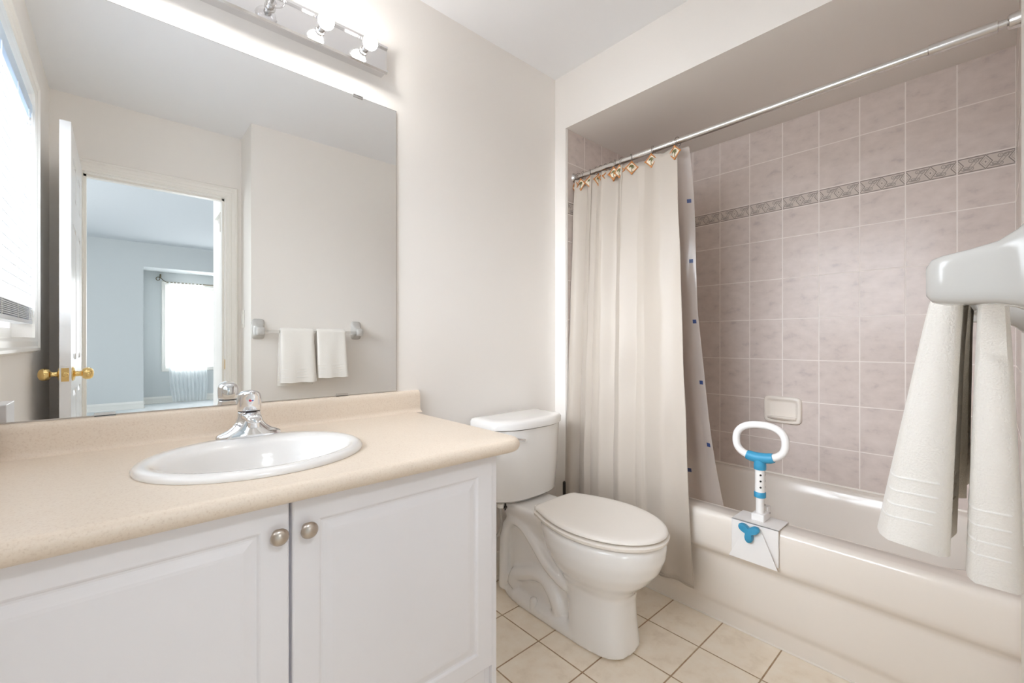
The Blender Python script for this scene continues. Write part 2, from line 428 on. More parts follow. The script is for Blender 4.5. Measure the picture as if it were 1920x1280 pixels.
def knob_profile(sgn):
    return [(.031, 0), (.031, sgn * .004), (.026, sgn * .008), (.012, sgn * .011), (.0105, sgn * .024), (.013, sgn * .030), (.022, sgn * .034), (.0265, sgn * .044), (.0265, sgn * .056), (.022, sgn * .064), (.012, sgn * .069), (0.0, sgn * .070)]
KY, KZ = LY1 - .062, .940
for sgn, x in ((1, LX1), (-1, LX0)):
    bm = bmesh.new(); lathe(bm, knob_profile(sgn), (x, KY, KZ), 'X', 28); obj('door_knob', bm, M['brass'], door, True)
lp = obj('latch_plate', B((LX0 + .006, LX1 - .006, LY1, LY1 + .0015, KZ - .029, KZ + .029), bevel=.0005), M['brass'], door)
bm = bmesh.new(); lathe(bm, [(.010, 0), (.010, .006), (.007, .009), (0, .009)], ((LX0 + LX1) / 2, LY1 + .0015, KZ), 'Y', 20); obj('latch_bolt', bm, M['brass'], door, True)

# window of the left wall
win = thing('window_1', 'white framed window with closed blinds reflected at the mirror edge', 'window', (XL, (WY0 + WY1) / 2, WZ0)); tag(win, kind='structure')
bm = bmesh.new()
def wcorner(y, z, oy, oz): return [(XL + d, y + oy * h, z + oz * h) for d, h in [(0, 0), (0, .062), (.008, .062), (.020, .054), (.020, .044), (.013, .036), (.013, .016), (.009, .006), (.009, 0)]]
loft(bm, [wcorner(WY0, WZ0, -1, -1), wcorner(WY0, WZ1, -1, 1), wcorner(WY1, WZ1, 1, 1), wcorner(WY1, WZ0, 1, -1), wcorner(WY0, WZ0, -1, -1)], cap0=False, cap1=False)
obj('window_casing', bm, M['trim'], win)
obj('window_frame', B((XL - .10, XL - .06, WY0, WY0 + .04, WZ0, WZ1), (XL - .10, XL - .06, WY1 - .04, WY1, WZ0, WZ1), (XL - .10, XL - .06, WY0 + .04, WY1 - .04, WZ0, WZ0 + .04), (XL - .10, XL - .06, WY0 + .04, WY1 - .04, WZ1 - .04, WZ1),
      (XL - .10, XL - .06, (WY0 + WY1) / 2 - .02, (WY0 + WY1) / 2 + .02, WZ0 + .04, WZ1 - .04)), M['trim'], win)
obj('window_pane', B((XL - .083, XL - .079, WY0 + .03, WY1 - .03, WZ0 + .03, WZ1 - .03)), M['glass'], win)
blind = thing('window_blind', 'white horizontal slat blind with pale blue headrail in the left window', 'blind', (XL - .012, (WY0 + WY1) / 2, WZ1))
BY0, BY1, BX = WY0 + .012, WY1 - .012, XL - .022
obj('headrail', B((BX - .022, BX + .024, BY0, BY1, 2.045, 2.10), bevel=.002), M['headrail'], blind)
zz = 2.02; th = math.radians(-14); k = 0
while zz > 1.255:
    bm = bmesh.new(); pr = []
    for i in range(5):
        q = (i / 4 - .5) * .046; bow = .0016 * (1 - (q / .023) ** 2)
        pr.append((q * cos(th) - bow * sin(th), q * sin(th) + bow * cos(th)))
    pr2 = pr + [(a, b - .0022) for a, b in pr[::-1]]
    loft(bm, [[(BX + a, y, zz + b) for a, b in pr2] for y in (BY0 + .004, BY1 - .004)])
    obj('slat', bm, M['slat'], blind, True); zz -= .0385
obj('bottom_stack', B(*[(BX - .022, BX + .024, BY0 + .004 + .002 * (i % 3), BY1 - .004, 1.178 + i * .0065, 1.1815 + i * .0065) for i in range(8)], bevel=.0006, seg=1), M['slat'], blind)
obj('bottom_rail', B((BX - .022, BX + .024, BY0, BY1, 1.158, 1.174), bevel=.002), M['slat'], blind)
for y in (BY0 + .10, BY0 + .36, (BY0 + BY1) / 2 + .1, BY1 - .10):
    bm = bmesh.new()
    for x in (BX - .025, BX + .025): tube(bm, [(x, y, 2.045), (x, y, 1.17)], .0009, 6)
    obj('ladder_cord', bm, M['cord'], blind)
bm = bmesh.new()
tube(bm, smoothpath([(BX + .028, BY0 + .05, 2.05), (BX + .03, BY0 + .05, 1.5), (BX + .032, BY0 + .045, 1.22), (BX + .034, BY0 + .075, 1.19), (BX + .032, BY0 + .10, 1.215), (BX + .034, BY0 + .13, 1.18), (BX + .03, BY0 + .16, 1.21)], 6), .0012, 6)
obj('pull_cord', bm, M['cord'], blind)

# ---------------------------------------------------------------- bedroom beyond the door
YB, YR, CB = -7.74, -8.30, 2.69
RX0, RX1, RZ = .274, 2.45, 2.30
struct('floor_bedroom', B((-2.3, 4.2, YR - .1, YD - .12, -.1, 0)), M['carpet'])
struct('ceiling_bedroom', B((-2.3, 4.2, YB - .1, YD - .12, CB, CB + .1)), M['bedceil'])
struct('wall_bedroom_far', B((-2.3, RX0, YB - .12, YB, 0, CB), (RX1, 4.2, YB - .12, YB, 0, CB), (RX0, RX1, YR - .12, YB, RZ, CB)), M['bedwall'])
struct('wall_recess_side', B((RX0 - .12, RX0, YR - .12, YB - .12, 0, CB), (RX1, RX1 + .12, YR - .12, YB - .12, 0, CB)), M['bedwall'])
BWX0, BWX1, BWZ0, BWZ1 = .60, 1.55, .62, 2.08
struct('wall_recess_back', B((RX0, BWX0, YR - .12, YR, 0, RZ), (BWX1, RX1, YR - .12, YR, 0, RZ), (BWX0, BWX1, YR - .12, YR, 0, BWZ0), (BWX0, BWX1, YR - .12, YR, BWZ1, RZ)), M['bedwall'])
struct('wall_bedroom_left', B((-2.4, -2.3, -3.7, YD - .12, 0, CB), (-2.4, -2.3, YB, -5.5, 0, CB), (-2.4, -2.3, -5.5, -3.7, 0, .7), (-2.4, -2.3, -5.5, -3.7, 2.3, CB)), M['bedwall'])
struct('wall_bedroom_right', B((4.2, 4.3, YR, YD - .12, 0, CB)), M['bedwall'])
struct('wall_bedroom_near', B((-2.3, XL - .12, YD - .12, YD - .02, 0, CB), (XL - .12, XJ, YD - .13, YD - .12, DZ + .03, CB), (XL - .12, DX0 - .02, YD - .13, YD - .12, 0, CB), (1.0, 4.2, YD - .24, YD - .12, 0, CB)), M['bedwall'])
struct('wall_hall', B((.524, 1.0, -2.46, YD - .12, 0, CB)), M['wall'])
bm = bmesh.new()
for (a, b) in (((.524, -2.03, 0), (.524, -2.03, 1.92)),): pass
loft(bm, [[(.524 - d, -1.995 - h, z) for d, h in CAS] for z in (1.84, 2.02)]); addbox(bm, .505, .524, -2.28, -1.995, 1.965, 2.03)
struct('trim_4', bm, M['trim'])
bm = bmesh.new(); molding(bm, BASE, (-2.3, YB, 0), (RX0, YB, 0), (0, 1, 0), (0, 0, 1)); struct('baseboard_bedroom_far', bm, M['trim'], True)
bm = bmesh.new(); molding(bm, BASE, (RX0, YR, 0), (RX1, YR, 0), (0, 1, 0), (0, 0, 1)); molding(bm, BASE, (RX0, YR, 0), (RX0, YB, 0), (1, 0, 0), (0, 0, 1)); struct('baseboard_recess', bm, M['trim'], True)
win2 = thing('window_2', 'bright bedroom window with white casing seen through the doorway in the mirror', 'window', ((BWX0 + BWX1) / 2, YR, BWZ0)); tag(win2, kind='structure')
bm = bmesh.new(); casing(bm, BWX0, BWX1, BWZ1, YR, 1, BWZ0, True); obj('window_casing', bm, M['trim'], win2)
obj('window_frame', B((BWX0, BWX0 + .045, YR - .10, YR - .05, BWZ0, BWZ1), (BWX1 - .045, BWX1, YR - .10, YR - .05, BWZ0, BWZ1), (BWX0 + .045, BWX1 - .045, YR - .10, YR - .05, BWZ0, BWZ0 + .05), (BWX0 + .045, BWX1 - .045, YR - .10, YR - .05, BWZ1 - .05, BWZ1)), M['trim'], win2)
obj('window_pane', B((BWX0 + .03, BWX1 - .03, YR - .078, YR - .074, BWZ0 + .03, BWZ1 - .03)), M['glass'], win2)
win3 = thing('window_added', 'added unseen window on the side wall, lighting the bedroom', 'window', (-2.35, -4.6, .7)); tag(win3, kind='structure')  # added window, never in view; lets extra daylight into the bedroom
obj('window_frame', B((-2.39, -2.33, -5.5, -5.45, .7, 2.3), (-2.39, -2.33, -3.75, -3.7, .7, 2.3), (-2.39, -2.33, -5.45, -3.75, .7, .75), (-2.39, -2.33, -5.45, -3.75, 2.25, 2.3)), M['trim'], win3)
obj('window_pane', B((-2.362, -2.358, -5.47, -3.73, .73, 2.27)), M['glass'], win3)
rodb = thing('curtain_rod', 'thin bronze curtain rod with scroll end above the bedroom window', 'curtain rod', (.5, YR + .06, 2.15))
bm = bmesh.new(); tube(bm, [(.60, YR + .07, 2.125), (1.75, YR + .07, 2.125)], .008, 10); obj('rod', bm, M['bronze'], rodb, True)
bm = bmesh.new()
tube(bm, smoothpath([(.60, YR + .07, 2.125), (.56, YR + .07, 2.15), (.52, YR + .07, 2.19), (.48, YR + .07, 2.205), (.455, YR + .07, 2.18), (.47, YR + .07, 2.15), (.50, YR + .07, 2.155), (.50, YR + .07, 2.18)], 6), .006, 8)
obj('scroll_finial', bm, M['bronze'], rodb, True)
obj('rod_bracket', B((.505, .525, YR, YR + .08, 2.19, 2.26), bevel=.003), M['bronze'], rodb)
# added unseen ceiling lamp outside the bathroom door, brightens the vanity fronts
M['lamp'] = simple('added_lamp_diffuser', (1, 1, 1, 1), .5, Emission_Color=(.91, .955, 1, 1), Emission_Strength=66)
hl = thing('added_ceiling_light', 'added round ceiling light, out of view, brightening the vanity through the bathroom door', 'ceiling light', (.12, -2.95, CB))
bm = bmesh.new(); lathe(bm, [(.19, CB - .001), (.19, CB - .03), (.17, CB - .034)], (.12, -2.95, 0), 'Z', 40); obj('base', bm, M['trim'], hl, True)
bm = bmesh.new(); lathe(bm, [(.168, CB - .035), (.165, CB - .055), (.13, CB - .075), (.07, CB - .088), (0, CB - .091)], (.12, -2.95, 0), 'Z', 40); obj('diffuser', bm, M['lamp'], hl, True)
# sheer curtain
def sheet(fn, nu, nv, thick=None):
    bm = bmesh.new()
    V = [[bm.verts.new(fn(i / nu, j / nv)) for i in range(nu + 1)] for j in range(nv + 1)]
    for j in range(nv):
        for i in range(nu): bm.faces.new((V[j][i], V[j][i + 1], V[j + 1][i + 1], V[j + 1][i]))
    return bm
def sheer_fn(u, v):      # v 0 top .. 1 bottom
    x = .625 + u * (.52 + .05 * v) + (.0 if v < .5 else .01 * sin(v * 9))
    if v > .85: x += (v - .85) * (.35 - u * .5)
    a = .018 + .012 * v
    y = YR + .07 + a * sin(u * 62 + v * 1.5) + .010 * sin(u * 141 + 2)
    return (x, y, 2.135 + (.012 - 2.135) * v)
tag(obj('sheer_curtain', sheet(sheer_fn, 150, 24), M['sheer'], smooth=True, angle=180, origin=(.9, YR + .07, 2.12)), 'white sheer curtain hanging in front of the bedroom window', 'curtain')

# ---------------------------------------------------------------- mirror, light bar
mir = thing('mirror', 'large frameless mirror above the vanity backsplash', 'mirror', (.24, -.004, .9))
obj('mirror_glass', B((-.27, .779, -.006, -.001, .897, 1.959)), M['mirror'], mir)
obj('mirror_edge', B((.779, .7805, -.006, -.001, .897, 1.959), (-.27, .7805, -.006, -.001, 1.959, 1.9605)), M['steel'], mir)
for x, z, s in ((.632, 1.9605, -1), (-.03, .897, 1), (.575, .897, 1)):
    obj('mirror_clip', B((x - .017, x + .017, -.0085, -.0005, z, z + .004) if s < 0 else (x - .02, x + .02, -.0085, -.006, z - .003, z + .006), (x - .017, x + .017, -.0085, -.006, z - .006, z + .001) if s < 0 else (x - .02, x + .02, -.0085, -.001, z - .004, z - .001)), M['steel'], mir)

BYF = -.050
fix = thing('vanity_light', 'brushed steel bar light with round bulbs above the mirror', 'wall light', (.30, 0, 2.10))
FXA, FXB, FZ0, FZ1 = -.12, .722, 2.060, 2.156
prof = [(0, FZ0 + .006), (-.038, FZ0 + .006), (-.038, FZ0), (-.050, FZ0 - .004), (-.054, FZ0 + .002), (-.054, FZ0 + .010), (-.046, FZ0 + .014), (-.046, FZ1 - .014), (-.054, FZ1 - .010), (-.054, FZ1 - .002), (-.050, FZ1), (-.038, FZ1 - .002), (-.038, FZ1 - .006), (0, FZ1 - .006)]
bm = bmesh.new(); loft(bm, [[(x, y, z) for y, z in prof] for x in (FXA, FXB)]); obj('backplate', bm, M['plate_steel'], fix)
for i, x in enumerate((.636, .489, .340, .190, .040)):
    lit = i != 2
    bm = bmesh.new(); lathe(bm, [(.016, -.046), (.016, -.049), (.0115, -.050), (.0115, -.075), (.010, -.077), (0, -.077)], (x, 0, 2.108), 'Y', 20); sk = obj('socket', bm, M['steel'], fix, True)
    bm = bmesh.new(); c = -.100; r = .0245 if lit else .031
    pf = [(.010, -.074)] + [(r * sin(a), c - (0 if lit else .004) + r * cos(a)) for a in [PI * (k / 14) for k in range(2, 15)]]
    lathe(bm, pf, (x, 0, 2.108), 'Y', 24)
    bo = obj('bulb', bm, M['bulb'] if lit else M['clear'], fix, True)
    bo['label'] = 'lit round frosted bulb' if lit else 'unlit clear glass bulb'
    if not lit:
        bm = bmesh.new(); tube(bm, [(x, -.076, 2.108), (x, -.098, 2.108)], .003, 8); tube(bm, smoothpath([(x - .008, -.104, 2.108), (x - .003, -.098, 2.112), (x + .003, -.098, 2.112), (x + .008, -.104, 2.108)], 4), .0008, 6); obj('filament', bm, M['steel'], bo)

# ---------------------------------------------------------------- vanity
CX1 = .858; CT = .812; CBZ = .775; CYF = -.645
cab = thing('vanity_cabinet', 'white vanity cabinet with two raised panel doors under the beige countertop', 'cabinet', (.25, -.3, 0))
obj('carcass', B((XL, XL + .016, -.578, -.004, .10, .774), (.756, .772, -.578, -.004, .10, .774), (XL + .016, .756, -.578, -.004, .10, .116), (XL + .016, .756, -.012, -.004, .116, .774), (XL + .016, .756, -.578, -.565, .73, .774), (.235, .266, -.578, -.560, .191, .7295)), M['cabinet'], cab)
obj('kick_panel', B((XL, .772, -.578, -.562, 0, .0995), (XL + .0165, .7555, -.578, -.566, .1165, .19)), M['cabinet'], cab)
obj('side_panel', B((.772, .789, -.590, -.004, 0, .774), bevel=.001, seg=1), M['cabinet'], cab)
def cab_door(x0, x1, z0, z1, y=-.6):
    """raised panel door; front face at y"""
    bm = bmesh.new()
    def R(i, d): return [(x0 + i, y + d, z0 + i), (x1 - i, y + d, z0 + i), (x1 - i, y + d, z1 - i), (x0 + i, y + d, z1 - i)]
    loft(bm, [R(0, .019), R(0, .003), R(.002, .0008), R(.004, 0), R(.050, 0), R(.053, .0015), R(.056, .0045), R(.060, .0052), R(.064, .0045), R(.078, .0006), R(.084, 0)])
    return bm
def knob(x, z, y, parent):
    bm = bmesh.new(); lathe(bm, [(.009, 0), (.0085, -.003), (.006, -.006), (.0055, -.012), (.010, -.016), (.0155, -.018), (.0168, -.0205), (.0155, -.0235), (.011, -.0265), (.005, -.028), (0, -.0284)], (x, y, z), 'Y', 28)
    return obj('knob', bm, M['nickel'], parent, True, angle=60)
d1 = obj('door', cab_door(-.270, .2475, .187, .770), M['cabinet'], cab); knob(.2255, .7105, -.6, d1)
d2 = obj('door', cab_door(.2535, .767, .187, .770), M['cabinet'], cab); knob(.2795, .7085, -.6, d2)

ct = thing('countertop', 'speckled beige laminate countertop with rolled front edge and backsplash', 'countertop', (.25, -.3, CBZ))
SCX, SCY, SA, SB = .2485, -.355, .235, .205
peri = []   # (x,y,nx,ny) counter-clockwise from back left
rr = .035; ix1 = CX1 - .018; iy1 = CYF + .018
for i in range(13): peri.append((XL, 0 + (iy1) * i / 12, 0, 0))
for i in range(1, 25): peri.append((XL + (ix1 - rr - XL) * i / 24, iy1, 0, -1))
for i in range(1, 9):
    a = -PI / 2 + PI / 2 * i / 8; peri.append((ix1 - rr + rr * cos(a), iy1 + rr + rr * sin(a), cos(a), sin(a)))
for i in range(1, 13): peri.append((ix1, iy1 + rr + (0 - iy1 - rr) * i / 12, 1, 0))
for i in range(1, 25): peri.append((ix1 + (XL - ix1) * i / 25, 0, 0, 0))
bm = bmesh.new()
def hole(p, k=1.0):
    a = math.atan2((p[1] - SCY) / (SB - .012), (p[0] - SCX) / (SA - .012)); return (SCX + (SA - .012) * cos(a), SCY + (SB - .012) * sin(a))
rings = [[(*hole(p), CBZ) for p in peri], [(*hole(p), CT) for p in peri], [(p[0], p[1], CT) for p in peri]]
for k in range(1, 9):
    a = PI / 2 - PI * k / 8 * .94; rings.append([(p[0] + p[2] * .018 * cos(a), p[1] + p[3] * .018 * cos(a), (CT + CBZ) / 2 + (CT - CBZ) / 2 * sin(a)) for p in peri])
rings.append([(p[0] - p[2] * .03, p[1] - p[3] * .03, CBZ) for p in peri])
rings.append([(*hole(p), CBZ) for p in peri])
loft(bm, rings, cap0=False, cap1=False); bmesh.ops.remove_doubles(bm, verts=bm.verts, dist=1e-6)
obj('counter_slab', bm, M['laminate'], ct, True, angle=50)
bm = bmesh.new(); sp = [(0, CT - .001), (-.040, CT - .001), (-.030, CT + .002), (-.024, CT + .008), (-.022, CT + .016), (-.021, .872), (-.019, .883), (-.014, .890), (-.007, .893), (0, .893)]
loft(bm, [[(x, y, z) for y, z in sp] for x in (XL, .874)]); obj('backsplash', bm, M['laminate'], ct, True, angle=50)
ct.location = ct.location

sink = thing('sink', 'white oval drop-in sink set into the countertop', 'sink', (SCX, SCY, CT))
bm = bmesh.new(); N = 96
def er(a, b, z, cy=0): return [(SCX + a * cos(2 * PI * k / N), SCY + cy + b * sin(2 * PI * k / N), z) for k in range(N)]
BC = -.022   # bowl is offset forwards
loft(bm, [er(SA - .02, SB - .02, CT - .03), er(SA - .016, SB - .016, CT + .0), er(SA, SB, CT + .0005), er(SA + .001, SB + .001, CT + .005), er(SA - .004, SB - .004, CT + .012), er(SA - .014, SB - .013, CT + .0155), er(SA - .026, SB - .030, CT + .015, -.004),
          er(SA - .036, SB - .058, CT + .010, BC), er(SA - .044, SB - .068, CT - .001, BC), er(SA - .056, SB - .080, CT - .03, BC), er(SA - .080, SB - .10, CT - .08, BC), er(SA - .12, SB - .13, CT - .115, BC), er(.05, .035, CT - .13, BC), er(.024, .024, CT - .134, BC)], cap0=False, cap1=True)
obj('basin', bm, M['porcelain'], sink, True, angle=60)
bm = bmesh.new(); lathe(bm, [(.023, CT - .1335), (.022, CT - .129), (.014, CT - .131), (0, CT - .131)], (SCX, SCY + BC, 0), 'Z', 24); obj('drain', bm, M['chrome'], sink, True)

# faucet
fx, fy, fz = .262, -.168, CT + .0145
fau = thing('faucet', 'chrome single handle faucet on the back rim of the sink', 'faucet', (fx, fy, fz))
bm = bmesh.new(); n = 48
secs = [(0, .078, .026, 2.6, 0), (.005, .078, .026, 2.6, 0), (.010, .074, .0255, 2.5, 0), (.015, .064, .0245, 2.4, 0), (.021, .051, .024, 2.4, 0), (.029, .041, .0235, 2.5, 0), (.038, .034, .0235, 2.5, .001), (.048, .030, .0245, 2.4, .002), (.058, .028, .0255, 2.2, .004), (.064, .0275, .026, 2.0, .004), (.067, .026, .0255, 2.0, .004)]
loft(bm, [superring(fx, fy + dy, fz + z, a, b, n, e) for z, a, b, e, dy in secs]); obj('faucet_body', bm, M['chrome'], fau, True, angle=70)
bm = bmesh.new()
sp = [((0, .002, .051), .024, .014), ((0, -.020, .055), .0225, .0125), ((0, -.036, .056), .021, .0115), ((0, -.050, .055), .0195, .011), ((0, -.061, .052), .018, .010), ((0, -.068, .049), .013, .006)]
loft(bm, [superring(fx + p[0], 0, 0, a, b, 28, 2.6) for p, a, b in sp]) if False else None
rings_ = []
for p, a, b in sp:
    rings_.append([(q[0], fy + p[1], fz + p[2] + q[1]) for q in superring(fx, 0, 0, a, b, 28, 2.6)])
loft(bm, rings_); obj('spout', bm, M['chrome'], fau, True, angle=70)
bm = bmesh.new(); lathe(bm, [(.0135, .050), (.0135, .031), (.0115, .030), (0, .030)], (fx, fy - .050, fz), 'Z', 24); obj('aerator', bm, M['chrome'], fau, True)
bm = bmesh.new(); lathe(bm, [(.0262, .0665), (.0262, .0705)], (fx, fy + .004, fz), 'Z', 32); obj('black_ring', bm, M['blackp'], fau, True)
bm = bmesh.new()
hc = (fx, fy + .004, fz); rg = []
for z, a, fwd in ((.0700, .0272, 0), (.074, .0285, 0), (.084, .0290, 0), (.098, .0290, .0005), (.107, .0282, .002), (.114, .0262, .005), (.119, .0225, .009), (.1222, .0165, .014), (.1236, .0090, .020), (.1238, .003, .022)):
    row = []
    for k in range(40):
        a_ = 2 * PI * k / 40; sn = sin(a_); st = (1 + (fwd * 44 if sn < 0 else 0))
        row.append((hc[0] + a * cos(a_), hc[1] - fwd * .3 + a * sn * st, hc[2] + z + .003 * max(0, -sn) * (fwd / .022)))
    rg.append(row)
loft(bm, rg)
hd = obj('handle', bm, M['chrome'], fau, True, angle=75)
bm = bmesh.new(); lathe(bm, [(.0036, 0), (.0034, -.0012), (0, -.0014)], (fx - .003, hc[1] - .0288, fz + .099), 'Y', 16); o = obj('red_dot', bm, M['red'], hd, True)
bm = bmesh.new(); lathe(bm, [(.0028, 0), (.0026, -.0010), (0, -.0012)], (fx + .002, hc[1] - .0288, fz + .099), 'Y', 16); o = obj('blue_dot', bm, M['bluedot'], hd, True)

# white box standing on the counter against the left wall
sb = thing('tissue_box', 'plain white box on the counter, reflected in the lower left corner of the mirror', 'box', (-.24, -.08, CT))
obj('body', B((XL + .004, -.2015, -.150, -.046, CT + .0005, .934), bevel=.0015), M['cabinet'], sb)
bm = bmesh.new(); loft(bm, [superring(-.243, -.098, .9342, .024, .045, 32), superring(-.243, -.098, .9352, .024, .045, 32)]); obj('oval_opening', bm, M['trim'], sb)

# light switch on the jog beside the door
sw = thing('light_switch', 'white light switch plate on the narrow wall beside the door, in the mirror', 'light switch', (XJ, -1.80, 1.24))
obj('switch_plate', B((XJ - .006, XJ, -1.835, -1.765, 1.175, 1.290), bevel=.002), M['switch'], sw)
obj('rocker', B((XJ - .010, XJ - .005, -1.818, -1.782, 1.20, 1.265), bevel=.0015), M['switch'], sw)

# ---------------------------------------------------------------- toilet
TX = 1.312
toi = thing('toilet', 'white two piece toilet with closed lid between the vanity and the tub', 'toilet', (TX, -.4, 0))
bm = bmesh.new(); n = 72
def egg(z, rx, yf, yb, yc=-.55, e=2.1, x=TX): return superring(x, yc, z, rx, yc - yf, n, e, ryb=yb - yc)
# bowl and front pedestal
loft(bm, [egg(.006, .106, -.698, -.46, e=2.9), egg(.03, .104, -.696, -.455, e=2.9), egg(.10, .099, -.688, -.45, e=2.8), egg(.17, .097, -.686, -.44, e=2.7), egg(.205, .101, -.692, -.42, e=2.6), egg(.235, .118, -.715, -.40, e=2.4), egg(.265, .143, -.748, -.37, e=2.2), egg(.305, .166, -.780, -.35), egg(.350, .178, -.799, -.33), egg(.388, .181, -.803, -.32), egg(.404, .178, -.799, -.32), egg(.409, .165, -.788, -.32)])
# deck carrying the tank
def rr_ring(x, y0, y1, rx, z, e=4): return superring(x, (y0 + y1) / 2, z, rx, (y1 - y0) / 2, n, e)
loft(bm, [rr_ring(TX, -.42, -.095, .075, .30), rr_ring(TX, -.44, -.08, .088, .345), rr_ring(TX, -.46, -.07, .102, .375), rr_ring(TX, -.47, -.065, .110, .395), rr_ring(TX, -.47, -.065, .108, .408), rr_ring(TX, -.465, -.07, .100, .412)])
# rear body (recessed), base plate
loft(bm, [rr_ring(TX, -.52, -.105, .070, .01, 5), rr_ring(TX, -.52, -.108, .066, .10, 5), rr_ring(TX, -.52, -.108, .066, .25, 5), rr_ring(TX, -.50, -.10, .072, .31, 4), rr_ring(TX, -.44, -.08, .088, .36, 3)])
loft(bm, [rr_ring(TX, -.66, -.075, .104, 0, 3.2), rr_ring(TX, -.66, -.075, .104, .022, 3.2), rr_ring(TX, -.655, -.080, .098, .036, 3.2), rr_ring(TX, -.64, -.09, .080, .048, 3.2)])
for s in (-1, 1):
    x = TX + s * .076
    tube(bm, smoothpath([(x, -.105, .02), (x, -.108, .12), (x, -.112, .22), (x, -.130, .295), (x, -.175, .335), (x, -.235, .325), (x, -.30, .275), (x, -.355, .225), (x, -.42, .19), (x, -.47, .175)], 5), [.023] * 10 + [.024] * 36, 14)
    x = TX + s * .062
    tube(bm, smoothpath([(x, -.16, .05), (x, -.175, .10), (x, -.225, .125), (x, -.285, .150), (x, -.345, .150), (x, -.395, .105), (x, -.42, .05)], 5), .032, 14)
body = obj('bowl', bm, M['porcelain'], toi, True, angle=180)
rm = body.modifiers.new('fuse', 'REMESH'); rm.mode = 'VOXEL'; rm.voxel_size = .0055; rm.use_smooth_shade = True
sm = body.modifiers.new('soften', 'SMOOTH'); sm.factor = .5; sm.iterations = 14
for s in (-1, 1):
    bm = bmesh.new(); lathe(bm, [(.016, .02), (.0155, .052), (.013, .060), (.007, .064), (0, .065)], (TX + s * .088, -.30, 0), 'Z', 20); obj('bolt_cap', bm, M['porcelain'], toi, True)
# seat and lid
def seat_ring(z, g=0):
    """elongated outline with a nearly straight back edge"""
    yc = -.56; right = []
    for k in range(25):                                   # tip to widest
        a = -PI / 2 + PI / 2 * k / 24; right.append(((abs(cos(a)) ** .98) * (.183 - g), -(abs(sin(a)) ** 1.0) * (.252 - g)))
    for k in range(1, 13):                                # side, narrowing to the back
        t_ = k / 12; right.append((.183 - g - .053 * t_ ** 1.8, .205 * t_))
    bx, by, rc = .130 - g, .205, .028
    for k in range(1, 7):
        a = PI / 2 * k / 6; right.append((bx - rc + rc * cos(a), by + (rc - g * .5) * sin(a)))
    for k in range(1, 7): right.append(((bx - rc) * (1 - k / 6), by + rc - g * .5 + .004 * k / 6))
    pts = right + [(-x, y) for x, y in right[-2:0:-1]]
    return [(TX + x, yc + y, z) for x, y in pts]
bm = bmesh.new(); loft(bm, [seat_ring(.4125, .010), seat_ring(.4135, .003), seat_ring(.416, .001), seat_ring(.425, -.001), seat_ring(.4275, .003), seat_ring(.4285, .010)]); obj('seat', bm, M['seat'], toi, True, angle=50)
bm = bmesh.new(); loft(bm, [seat_ring(.4335, .014), seat_ring(.4342, .008), seat_ring(.437, .004), seat_ring(.442, .005), seat_ring(.446, .009), seat_ring(.4485, .018), seat_ring(.4495, .035), seat_ring(.450, .06)]); obj('lid', bm, M['seat'], toi, True, angle=50)
for s in (-1, 1):
    obj('hinge', B((TX + s * .075 - .018, TX + s * .075 + .018, -.350, -.305, .411, .436), bevel=.006, seg=3), M['seat'], toi, True)
# tank
def dring(z, rx, yf, yb=-.022, g=0, flat=.10):
    """D outline: straight back, bowed front"""
    pts = []; rx -= g; yf += g; yb -= g; m = 30
    ys = yf + flat * .55
    for k in range(m + 1):
        t_ = -1 + 2 * k / m; x = rx * t_; y = yf + (abs(t_) ** 3.0) * (flat * .62); pts.append((TX + x, y, z))
    for k in range(1, 8): pts.append((TX + rx, pts[m][1] + (yb - .012 - pts[m][1]) * k / 8, z))
    for k in range(0, 5): a = PI / 2 * k / 4; pts.append((TX + rx - .012 + .012 * cos(a), yb - .012 + .012 * sin(a), z))
    for k in range(1, 12): pts.append((TX + (rx - .012) * (1 - 2 * k / 12), yb, z))
    for k in range(0, 5): a = PI / 2 + PI / 2 * k / 4; pts.append((TX - rx + .012 + .012 * cos(a), yb - .012 + .012 * sin(a), z))
    for k in range(1, 8): pts.append((TX - rx, yb - .012 + (pts[0][1] - yb + .012) * k / 8, z))
    return pts
bm = bmesh.new(); loft(bm, [dring(.4135, .165, -.215, g=.02), dring(.418, .176, -.222, g=.008), dring(.430, .184, -.228), dring(.56, .192, -.236), dring(.720, .197, -.242)]); tank = obj('tank', bm, M['porcelain'], toi, True, angle=45)
bm = bmesh.new(); loft(bm, [dring(.7215, .193, -.240, g=.004), dring(.7245, .200, -.250), dring(.745, .201, -.251), dring(.754, .199, -.248, g=.003), dring(.7585, .194, -.243, g=.010), dring(.7602, .187, -.236, g=.022)]); obj('tank_lid', bm, M['porcelain'], toi, True, angle=45)
bm = bmesh.new(); tube(bm, [(TX - .15, -.205, .690), (TX - .15, -.232, .690)], .011, 16); tube(bm, smoothpath([(TX - .15, -.232, .690), (TX - .12, -.243, .688), (TX - .085, -.248, .682)], 4), .0065, 10); obj('flush_lever', bm, M['chrome'], toi, True)
hs = thing('supply_hose', 'grey braided water hose hanging below the toilet tank', 'hose', (1.14, -.08, .2))
bm = bmesh.new(); tube(bm, smoothpath([(1.17, -.16, .410), (1.172, -.158, .36), (1.196, -.135, .31), (1.200, -.11, .26), (1.165, -.08, .22), (1.10, -.05, .20), (1.06, -.02, .19)], 6), .0062, 10); obj('hose', bm, M['hose'], hs, True)
bm = bmesh.new(); lathe(bm, [(.014, .398), (.014, .414)], (1.17, -.16, 0), 'Z', 12); obj('coupling_nut', bm, M['switch'], hs, True)
bm = bmesh.new(); lathe(bm, [(.004, .385), (.0041, .392), (.008, .393), (.008, .40), (.0041, .401), (.004, .416)], (1.188, -.17, 0), 'Z', 12); obj('tank_bolt', bm, M['blackp'], toi)

